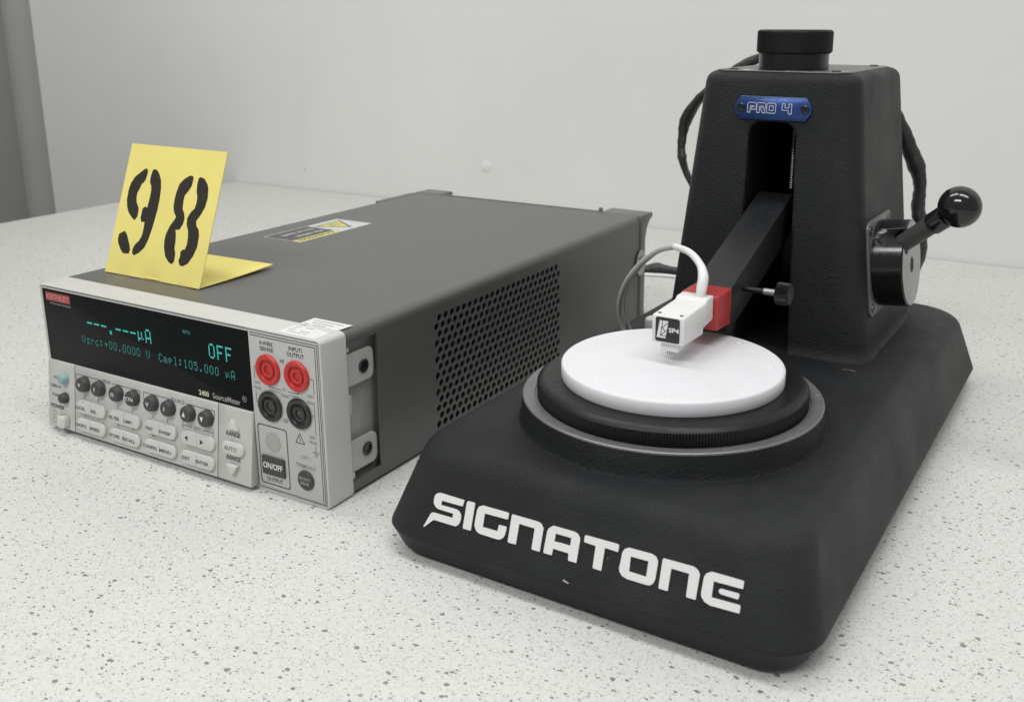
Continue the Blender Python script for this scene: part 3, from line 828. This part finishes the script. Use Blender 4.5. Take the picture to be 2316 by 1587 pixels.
for x_, y_ in ((25, 25), (175, 25), (25, 355), (175, 355)):
    lathe('foot', [(0.01, 0), (8, 0), (8, 3.3), (0.01, 3.3)], 'hole', ST, at(IDM, x_, y_, 0.05), 24)
LOGO = {"S":[[[33.7,22.3],[46.7,22.2],[46.3,19.4],[35.3,19.2],[35.1,17.3],[43.4,17.4],[45.0,16.9],[46.1,15.7],[46.4,14.1],[46.0,12.1],[45.2,10.9],[44.0,10.2],[32.7,10.1],[31.8,9.5],[28.1,5.9],[27.6,5.9],[30.4,12.3],[31.1,13.0],[32.2,13.2],[42.0,13.3],[42.1,15.2],[34.1,15.2],[32.4,15.8],[31.2,17.1],[31.0,18.5],[31.2,20.5],[32.2,21.7]]],"I":[[[48.6,22.3],[49.2,22.3],[52.1,22.4],[52.3,21.7],[52.2,10.4],[48.4,10.3],[48.0,10.7],[48.1,21.6]]],"G":[[[56.4,22.3],[69.1,22.4],[69.6,22.0],[69.5,19.6],[57.9,19.3],[57.8,13.5],[65.3,13.6],[65.6,16.4],[69.2,16.5],[69.5,15.8],[69.2,13.0],[68.5,11.6],[67.2,10.6],[65.8,10.3],[56.7,10.3],[54.9,11.1],[53.8,12.7],[53.6,14.0],[53.8,19.9],[54.6,21.5]]],"N":[[[71.4,22.3],[83.7,22.4],[85.5,21.9],[86.8,20.4],[86.8,19.6],[86.7,10.7],[83.1,10.6],[82.7,11.1],[82.8,19.3],[75.2,19.3],[75.1,10.6],[71.5,10.4],[71.0,10.9],[71.1,21.9]]],"A":[[[91.1,22.6],[100.8,22.7],[102.5,22.3],[103.8,21.0],[104.0,19.9],[103.9,10.8],[100.3,10.8],[100.0,11.2],[99.8,13.6],[92.6,13.6],[92.4,10.8],[88.8,10.7],[88.4,11.1],[88.7,19.7],[89.3,21.2]],[[92.8,19.8],[100.0,19.9],[100.1,16.8],[92.6,16.6]]],"T":[[[106.3,22.7],[120.6,22.9],[121.2,22.3],[121.1,19.9],[115.3,20.0],[115.2,10.8],[111.6,10.8],[111.3,11.2],[111.2,19.7],[106.1,19.8],[105.9,20.2],[105.8,22.2]]],"O":[[[125.4,22.8],[135.2,23.0],[137.1,22.4],[138.1,21.0],[138.2,19.8],[138.1,14.0],[137.6,12.3],[136.5,11.2],[135.3,10.9],[126.6,10.8],[124.2,11.4],[122.9,12.8],[122.6,13.9],[123.0,20.5],[123.8,21.9]],[[126.7,19.7],[134.3,19.9],[134.3,13.8],[126.9,13.9]]],"N2":[[[140.3,22.7],[152.6,22.9],[154.4,22.1],[155.3,20.9],[155.4,20.0],[155.2,11.1],[151.6,11.0],[151.3,11.4],[151.2,19.8],[143.9,19.8],[143.8,11.1],[140.2,11.0],[139.9,11.5],[139.9,22.2]]],"E":[[[159.8,23.0],[172.0,23.1],[172.4,22.7],[172.4,20.1],[161.1,19.8],[161.1,13.8],[172.1,14.1],[172.5,13.5],[172.4,11.1],[161.0,10.7],[158.7,11.4],[157.2,12.9],[156.9,14.3],[157.1,20.4],[157.9,21.9]]],"E2":[[[164.1,17.9],[171.0,18.1],[171.4,17.7],[171.4,16.5],[171.0,15.9],[164.5,15.9],[163.7,16.3],[163.5,17.3]]]}
LM = PM((0, 0.1, 12.6), (1, 0, 0), (0, 0.31, 1))
for key, polys in LOGO.items():
    curve_mesh('logo_letter', polys, 0.35, 'white_ink', BASE, at(LM, 0, 0, 0.05))
quads('paint_chip', [[(99.0, 2.2), (101.6, 1.7), (102.0, 2.2), (99.4, 2.9)]], 0.3, 'pale_ink', BASE, LM)
quads('paint_scratch', strip([(153.2, 207.3), (156.5, 208.2), (160.2, 207.5)], 0.3) + strip([(166, 250), (166.6, 250.5)], 0.5), BT + 0.06, 'pale_ink', BASE, None)
# chuck boss, rim, knurled ring, white disc
CX, CY = 100.2, 100.2
CM = at(IDM, CX, CY, 0)
lathe('chuck_boss', [(73.0, BT - 6), (72.6, BT - 0.3), (72.0, BT + 0.5), (71.6, BT + 1.6), (71.2, BT + 4), (70.5, 62.6), (70.0, 63.3), (68.0, 63.3), (68, BT - 1)][::1], 'cast', ST, CM, 128, 30)
lathe('chuck_rim', [(70.5, 62.5), (70.35, 63.25), (69.9, 63.55), (64.6, 63.1), (64.4, 60.0), (60, 60.0), (60, 59), (69, 59)], 'ring', ST, CM, 160, 25)
def knurl_ring(levels, n, amp):
    rings_ = []
    for rad, z, k in levels:
        rings_.append([((rad + (amp * k if j % 2 else -amp * k)) * math.cos(2 * math.pi * j / n), (rad + (amp * k if j % 2 else -amp * k)) * math.sin(2 * math.pi * j / n), z) for j in range(n)])
    return rings_
loft('knurled_ring', knurl_ring([(61, 59.5, 0), (63.2, 59.5, 1), (63.3, 68.6, 1), (62.9, 69.2, 0.7), (62.3, 69.7, 0.1), (61.2, 70.6, 0), (60.3, 71.1, 0), (59.0, 71.35, 0), (50, 71.5, 0)], 600, 0.30), 'anod', ST, CM, True, 32)
quads('rim_scratch', strip([(160.4, 129.0), (162.2, 130.6)], 0.25), 63.62, 'sticker', ST, None)
DISC = lathe('white_disc', [(50.6, 71.2), (51.8, 71.3), (52.15, 71.8), (52.2, 77.2), (51.9, 77.9), (51.3, 78.3), (50.5, 78.4), (0.01, 78.4)], 'ptfe', ST, CM, 160, 60)
pin0 = None
for k in range(9):
    r_, a_ = (45.5, math.radians(23 + 45 * k)) if k < 8 else (0.0, 0)
    loc = (r_ * math.cos(a_), r_ * math.sin(a_), 78.4)
    if pin0 is None:
        pin0 = lathe('vacuum_pin', [(1.0, -0.3), (0.95, 0.12), (0.6, 0.38), (0.01, 0.45)], 'white_ink', DISC, at(IDM, *loc), 16, 80)
    else:
        copy_to(pin0, DISC, loc)
# column: lofted casting with a slot cut in, then softened
def hw(z):
    return 60.0 - 15.5 * (z - 55) / 148
def yf(z):
    return 219.3 + 8.0 * (z - 55) / 148
def yb(z):
    return 346.0 - 6.0 * (z - 55) / 148
def col_ring(z, ins, R, n=10):
    return [(x, y, z) for x, y in rrect(100.2 - hw(z) + ins, 100.2 + hw(z) - ins, yf(z) + ins, yb(z) - ins, R, n)]
cr = [col_ring(BT - 6, -3.5, 15), col_ring(BT - 0.5, -3.2, 15), col_ring(BT + 1.2, -1.2, 14), col_ring(BT + 3.5, -0.3, 14), col_ring(BT + 6, 0, 14)]
for k in range(1, 9):
    cr.append(col_ring(lerp(BT + 6, 200.5, k / 8), 0, 14))
for k in range(1, 6):
    a_ = math.radians(90 * k / 5)
    cr.append(col_ring(200.5 + 5.6 * math.sin(a_), 5.6 * (1 - math.cos(a_)), 14 - 2.5 * (1 - math.cos(a_))))
colo = loft('column', cr, 'cast', None, None, True, 60)
slot_rings = []
for y_, wd in ((205, 1.0), (262, 0.0), (300, 0.0)):
    pts = []
    hb, ht = 17.6 + wd, 12.4 + wd
    for (x, z) in ((100.2 + hb, 40.0), (100.2 + ht + 0.2, 172.0), (100.2 + ht - 1.2, 176.6), (100.2 + ht - 5, 178.6 + wd), (100.2 - ht + 5, 178.6 + wd), (100.2 - ht + 1.2, 176.6), (100.2 - ht - 0.2, 172.0), (100.2 - 12.8 - wd, 40.0)):
        pts.append((x, y_, z))
    slot_rings.append(pts)
cut = loft('cutter', slot_rings, 'cast', None, None, True)
def apply_mods(o):
    dg = bpy.context.evaluated_depsgraph_get()
    me = bpy.data.meshes.new_from_object(o.evaluated_get(dg))
    o.modifiers.clear()
    o.data = me
def cut_with(o, c):
    md = o.modifiers.new('b', 'BOOLEAN')
    md.object = c
    md.operation = 'DIFFERENCE'
    md.solver = 'EXACT'
    apply_mods(o)
    bpy.data.objects.remove(c)
cut_with(colo, cut)
md = colo.modifiers.new('r', 'REMESH')
md.mode = 'VOXEL'
md.voxel_size = 1.1 * S
md2 = colo.modifiers.new('s', 'SMOOTH')
md2.factor = 0.5
md2.iterations = 5
apply_mods(colo)
colo.data.shade_smooth()
colo.data.materials.clear()
colo.data.materials.append(M['cast'])
colo.parent = ST
COL = colo
# top plate, height knob
tpl = prism('top_plate', rrect(62, 138.4, 231.5, 334, 9, 6), 0, 0.5, 'ring', ST, at(IDM, 0, 0, 206.0), 0.1, 1)
prism('plate_label', rrect(62.9, 137.5, 232.4, 333, 8.4, 6), 0, 0.12, 'plate_grey', tpl, at(IDM, 0, 0, 0.5))
arc = strip([(104, 234.6), (117, 234.2), (126, 238.5), (135, 246)], 1.3) + [[(76, 240), (79, 234.8), (85, 234.5), (86, 237), (81, 238), (79.5, 241.5)]]
quads('plate_marking', arc, 0.66, 'white_ink', tpl, None)
for x_ in (71, 129.4):
    for y_ in (241, 325):
        lathe('plate_screw', [(2.6, 0.5), (2.5, 1.1), (2.0, 1.3), (0.01, 1.3)], 'screw', tpl, at(IDM, x_, y_, 0.0), 16)
KM = at(IDM, 100.2, 257.8, 0)
lathe('knob_collar', [(19.4, 206.5), (19.4, 215.6), (10, 215.6)], 'gloss', ST, KM, 96, 30)
n = 150
kr = [[(10 * math.cos(2 * math.pi * j / n), 10 * math.sin(2 * math.pi * j / n), 215.4) for j in range(n)]]
for rad, z, amp in [(19.6, 215.4, 0), (20.5, 216.2, 0)] + [(20.75, 216.4 + 0.72 * i, 0.26 * (1 if i % 2 else -1)) for i in range(16)] + [(20.5, 227.9, 0), (19.8, 228.5, 0), (8, 228.5, 0)]:
    kr.append([((rad + (amp if j % 2 else -amp)) * math.cos(2 * math.pi * j / n), (rad + (amp if j % 2 else -amp)) * math.sin(2 * math.pi * j / n), z) for j in range(n)])
loft('height_knob', kr, 'anod', ST, KM, True, 20)
# blue name plate
NP = PM((0, 219.3, 55), (1, 0, 0), (0, 8, 148))
px0, px1, b0_, b1_ = 78.7, 121.7, 125.6, 138.2
oct_ = [(px0 + 3.0, b0_), (px1 - 3.0, b0_), (px1, b0_ + 4.4), (px1, b1_ - 4.4), (px1 - 3.0, b1_), (px0 + 3.0, b1_), (px0, b1_ - 4.4), (px0, b0_ + 4.4)]
npl = prism('name_plate', oct_, -0.3, 1.3, 'blue', ST, NP, 0.15, 1)
lines('bare_edge', [[(px0 + 3.0, b1_ - 0.1), (px1 - 3.0, b1_ - 0.1)]], 0.28, 'blue_edge', npl, None, 1.34)
def outline_txt(paths):
    lines('name_lettering', paths, 0.26, 'white_ink', npl, None, 1.36)
def L_(x, y):
    return (86.0 + x, 129.3 + y)
def closedp(*p_):
    q = [L_(*c_) for c_ in p_]
    return q + [q[0]]
outline_txt([
 closedp((0, 0), (1.5, 0), (1.5, 3.6), (3.6, 3.6), (3.6, 3.0), (2.4, 3.0), (2.0, 1.7), (4.3, 1.7), (4.9, 2.4), (4.9, 4.6), (4.2, 5.4), (0.6, 5.4), (0, 4.8)),
 closedp((5.3, 0), (6.8, 0), (6.8, 3.6), (9.0, 3.6), (9.0, 3.0), (7.6, 3.0), (7.4, 2.3), (8.6, 0), (10.3, 0), (9.2, 2.1), (10.3, 2.6), (10.3, 4.6), (9.6, 5.4), (5.9, 5.4), (5.3, 4.8)),
 closedp((11.5, 0), (15.4, 0), (16.0, 0.7), (16.0, 4.7), (15.4, 5.4), (11.5, 5.4), (10.9, 4.7), (10.9, 0.7)),
 closedp((12.4, 1.4), (14.6, 1.4), (14.6, 4.0), (12.4, 4.0)),
 closedp((19.6, 1.9), (23.2, 1.9), (23.2, 0), (24.9, 0), (24.9, 5.4), (23.3, 5.4), (23.3, 3.2), (21.2, 3.2), (21.2, 5.4), (19.6, 5.4))])
for x_ in (82.2, 118.2):
    sc = lathe('plate_screw', [(2.4, 1.2), (2.35, 1.75), (1.8, 2.0), (0.01, 2.0)], 'gloss', npl, at(IDM, x_, 131.9, 0), 24)
    quads('cross_recess', strip([(-1.2, 0), (1.2, 0)], 0.45) + strip([(0, -1.2), (0, 1.2)], 0.45), 2.03, 'hole', sc, None)
# arm, thumb screws, red block, probe head
AS = 0.3736
av = [(90, 148.5, 104), (90, 270, 104 + 121.5 * AS), (90, 270, 80.8 + 121.5 * AS), (90, 148.5, 80.8)]
ARM = prism('arm', [(148.5, 104), (148.5, 80.8), (246, 80.8 + 97.5 * AS), (240, 104 + 91.5 * AS)], 90, 110, 'arm', ST, PM((0, 0, 0), (0, 1, 0), (0, 0, 1)), 0.5, 2)
RED = prism('red_block', [(130.2, 103.8), (129.6, 86.6), (148.3, 85.4), (148.3, 104.2)], 90.2, 110.3, 'red', ST, PM((0, 0, 0), (0, 1, 0), (0, 0, 1)), 0.8, 3)
for sg in (1,):
    TS = PM((100 + sg * 9.5, 166, 99.8), (0, sg * 1, 0), (0, 0, 1))
    sh = lathe('thumb_screw', [(1.9, 11.5), (1.9, 19.0), (0.01, 19.0)], 'steel', ST, TS, 20)
    lathe('screw_shank', [(0.01, 0), (1.5, 0), (1.5, 11.6), (0.01, 11.6)], 'anod', sh, None, 20)
    nn = 96
    kr = []
    for rad, z, amp in ((1.4, 18.2, 0), (5.0, 18.2, 0), (5.6, 18.6, 0.2), (5.6, 24.6, 0.2), (5.1, 25.2, 0), (0.01, 25.2, 0)):
        kr.append([((rad + (amp if j % 2 else -amp)) * math.cos(2 * math.pi * j / nn), (rad + (amp if j % 2 else -amp)) * math.sin(2 * math.pi * j / nn), z) for j in range(nn)])
    loft('knurled_head', kr, 'anod', sh, None, True, 30)
SX = PM((0, 0, 0), (0, 1, 0), (0, 0, 1))
HD = prism('probe_head', [(94.0, 88.4), (117.6, 88.0), (117.9, 90.8), (129.5, 92.3), (129.5, 104.6), (121.5, 104.5), (119.5, 103.0), (94.0, 101.9)], 92.0, 108.2, 'head', ST, SX, 0.9, 3, True)
rbox('tip_holder', 95.6, 104.4, 96.6, 104.5, 84.0, 89.2, 'head', ST, 0.6)
for k in range(4):
    lathe('probe_tip', [(0.22, 84.5), (0.22, 82.8), (0.06, 82.0), (0.01, 82.0)], 'screw', ST, at(IDM, 98.3 + 1.1 * k, 98.6, 0), 8)
for x_, y_ in ((94.6, 97.0), (105.6, 97.0)):
    lathe('cap_screw', [(0.9, 0), (0.9, 0.35), (0.45, 0.35), (0.4, 0.1), (0.01, 0.1)], 'steel', HD, PM((x_, y_, 101.95), (1, 0, 0), (0, 1, 0)), 14)
HM = PM((0, 94.0, 0), (1, 0, 0), (0, 0, 1))
hl = prism('head_label', rrect(94.0, 106.1, 89.4, 101.1, 1.1, 5), 0, 0.15, 'label_black', HD, HM)
quads('maker_emblem', [[(94.7, 91.2), (99.2, 91.2), (100.5, 99.6), (96.1, 99.6)]], 0.2, 'white_ink', hl, None)
lines('emblem_line', [[(96.7, 92.3), (97.6, 99.6)], [(96.7, 92.3), (99.4, 92.3)], [(97.3, 96.0), (100.3, 98.9)], [(97.0, 92.6), (99.7, 95.2)], [(97.3, 96.2), (98.6, 94.9)]], 0.34, 'label_black', hl, None, 0.24)
txt('SP4', (100.7, 105.8, 94.3, 96.6), 'white_ink', hl, at(IDM, 0, 0, 0.17), bold=0.03)
prism('cable_clip', rrect(-6, 6, -5, 5, 3.5, 5), 0, 9.5, 'tab', ST, at(IDM, 38, 216, BT - 0.5), 1.4, 3)
# threaded rod seen in the slot
tr_ = []
for k in range(56):
    rad = 1.2 if k % 2 else 0.7
    tr_.append((rad, 140 + k * 0.7))
lathe('lead_screw', [(0.01, 139.9)] + tr_ + [(0.01, 179)], 'steel', ST, at(IDM, 106.8, 246, 0), 12, 20)
# lever hub on the right side
TA = math.atan(15.5 / 148)
nx = Vector((math.cos(TA), 0, math.sin(TA)))
uz = Vector((-math.sin(TA), 0, math.cos(TA)))
hc = Vector((100.2 + hw(99.5), 262, 99.5))
HB = PM(hc, (0, 1, 0), uz)                                   # local X = y, Y = up the face, Z = outward
prism('hub_flange', rrect(-26.5, 26.5, -27, 27, 5, 5), -0.6, 1.4, 'flange', ST, HB, 0.3, 2)
for x_, y_ in ((-21.5, -22), (21.5, -22), (21.5, 22), (-21.5, 22)):
    s_ = lathe('flange_screw', [(2.6, 1.3), (2.5, 1.9), (1.4, 2.0), (1.3, 1.5), (0.01, 1.5)], 'screw', ST, at(HB, x_, y_, 0), 20)
hub = lathe('lever_hub', [(0.01, 1.0), (24.6, 1.0), (24.6, 17.6), (24.0, 18.3), (0.01, 18.3)], 'gloss', ST, HB, 96, 30)
ball = Vector((199.0, 240.0, 139.2))
root = Vector((163.0, 251.5, 108.5))
dr = (ball - root).normalized()
RM = PM(root, dr.orthogonal(), dr.cross(dr.orthogonal()))
cutr = lathe('cutter', [(0.01, -12), (5.9, -12), (5.9, 2), (6.8, 14), (6.8, 40), (0.01, 40)], 'hole', ST, RM, 32)
bpy.context.view_layer.update()
cut_with(hub, cutr)
fc = curve_mesh('hub_face', [circle(0, 0, 23.7, 72), circle(0, -1.0, 4.6, 28)], 0.12, 'hub_face', hub, at(IDM, 0, 0, 18.25))
cutr2 = lathe('cutter', [(0.01, -12), (5.9, -12), (5.9, 2), (6.8, 14), (6.8, 40), (0.01, 40)], 'hole', ST, RM, 32)
bpy.context.view_layer.update()
cut_with(fc, cutr2)
lathe('hub_hole', [(0.01, 0), (4.5, 0), (4.5, 0.06), (0.01, 0.06)], 'hole', hub, at(IDM, 0, -1.0, 18.3), 28)
ln = (ball - root).length
lathe('lever_rod', [(0.01, -9), (5.0, -9), (5.0, ln - 10), (0.01, ln - 10)], 'rod', ST, RM, 40, 30)
prof = [(5.6, ln - 18.5), (6.1, ln - 17.6), (6.1, ln - 10.2), (5.9, ln - 9.7)]
for k in range(1, 19):
    a_ = math.radians(lerp(-63, 90, k / 18))
    prof.append((11.0 * math.cos(a_) + (0.0 if k > 2 else 0.0), ln + 11.0 * math.sin(a_)))
prof[-1] = (0.01, ln + 11.0)
lathe('ball_knob', [(0.01, ln - 18.5)] + prof, 'ball', ST, RM, 72, 28)
# cables
wc = [(102.9, 125, 103.5), (103.0, 126, 108), (102.6, 128.5, 113.6), (98.4, 134, 117.9), (89.5, 142, 121.1), (77.1, 152, 120.8), (63.4, 162, 115.2), (48.4, 172, 104.2), (34.2, 182, 88.7), (25.2, 192, 71.7), (23.2, 200, 58.5), (24, 203, 50)]
tube('probe_cable', wc[:6], [2.0, 2.6, 2.6, 1.9, 1.8, 1.7], 'cable_white', ST)
tube('probe_cable', wc[5:], [1.55, 1.5, 1.5, 1.5, 1.5, 1.5, 1.5], 'cable_grey', ST)  # lower run of the white cable, its shade put into the grey jacket
tube('signal_wire', [(60, 166, 112), (46.5, 175, 100.5), (35, 184, 86), (28.0, 193, 72), (26.5, 201, 60.2), (28.4, 204, 52)], [0.45] * 6, 'cable_grey', ST, 8)
tube('rear_cable', [(88, 366, 205), (76, 370, 211), (60, 371, 212.5), (39.7, 371, 208), (20, 371, 198.8), (0.5, 371, 183), (-12, 370, 165), (-15.3, 370, 150), (-14.6, 369, 136), (-7.5, 368, 120), (10, 366, 100), (40, 366, 84)],
     [3, 3.6, 3.8, 3.6, 3.0, 4.2, 4.6, 3.2, 4.6, 3.2, 3.4, 3.4], 'sleeve', ST, 12, 5, 0.7, 0.16, 0.10, 3)
tube('rear_cable', [(120, 366, 195), (136, 368, 172), (144, 370, 156), (151.5, 371, 140), (154.5, 371, 128), (154.6, 371, 114), (157.5, 370, 100), (158, 369, 80), (150, 368, 62)],
     [4.5, 5.0, 5.4, 6.4, 4.8, 6.4, 5.6, 5.4, 5], 'sleeve', ST, 12, 5, 0.75, 0.08, 0.08, 5)
tube('power_lead', [(-180, 505, 4.4), (-140, 515, 4.2), (-118, 521, 4.6), (-104, 524, 6.6), (-92, 528, 5.0), (-60, 534, 4.4), (0, 500, 4.4), (60, 420, 4.6), (70, 382, 10)], [4.0, 4.0, 4.1, 5.4, 5.0, 4.4, 4.0, 4.0, 4], 'sleeve', ST, 12, 6, 0.8, 0.2, 0.05, 8)
tube('power_lead', [(-180, 497, 1.7), (-120, 511, 1.7), (-80, 521, 1.7), (-20, 500, 1.7), (50, 415, 1.8), (60, 384, 6)], [1.5] * 6, 'cable_white', ST, 10)
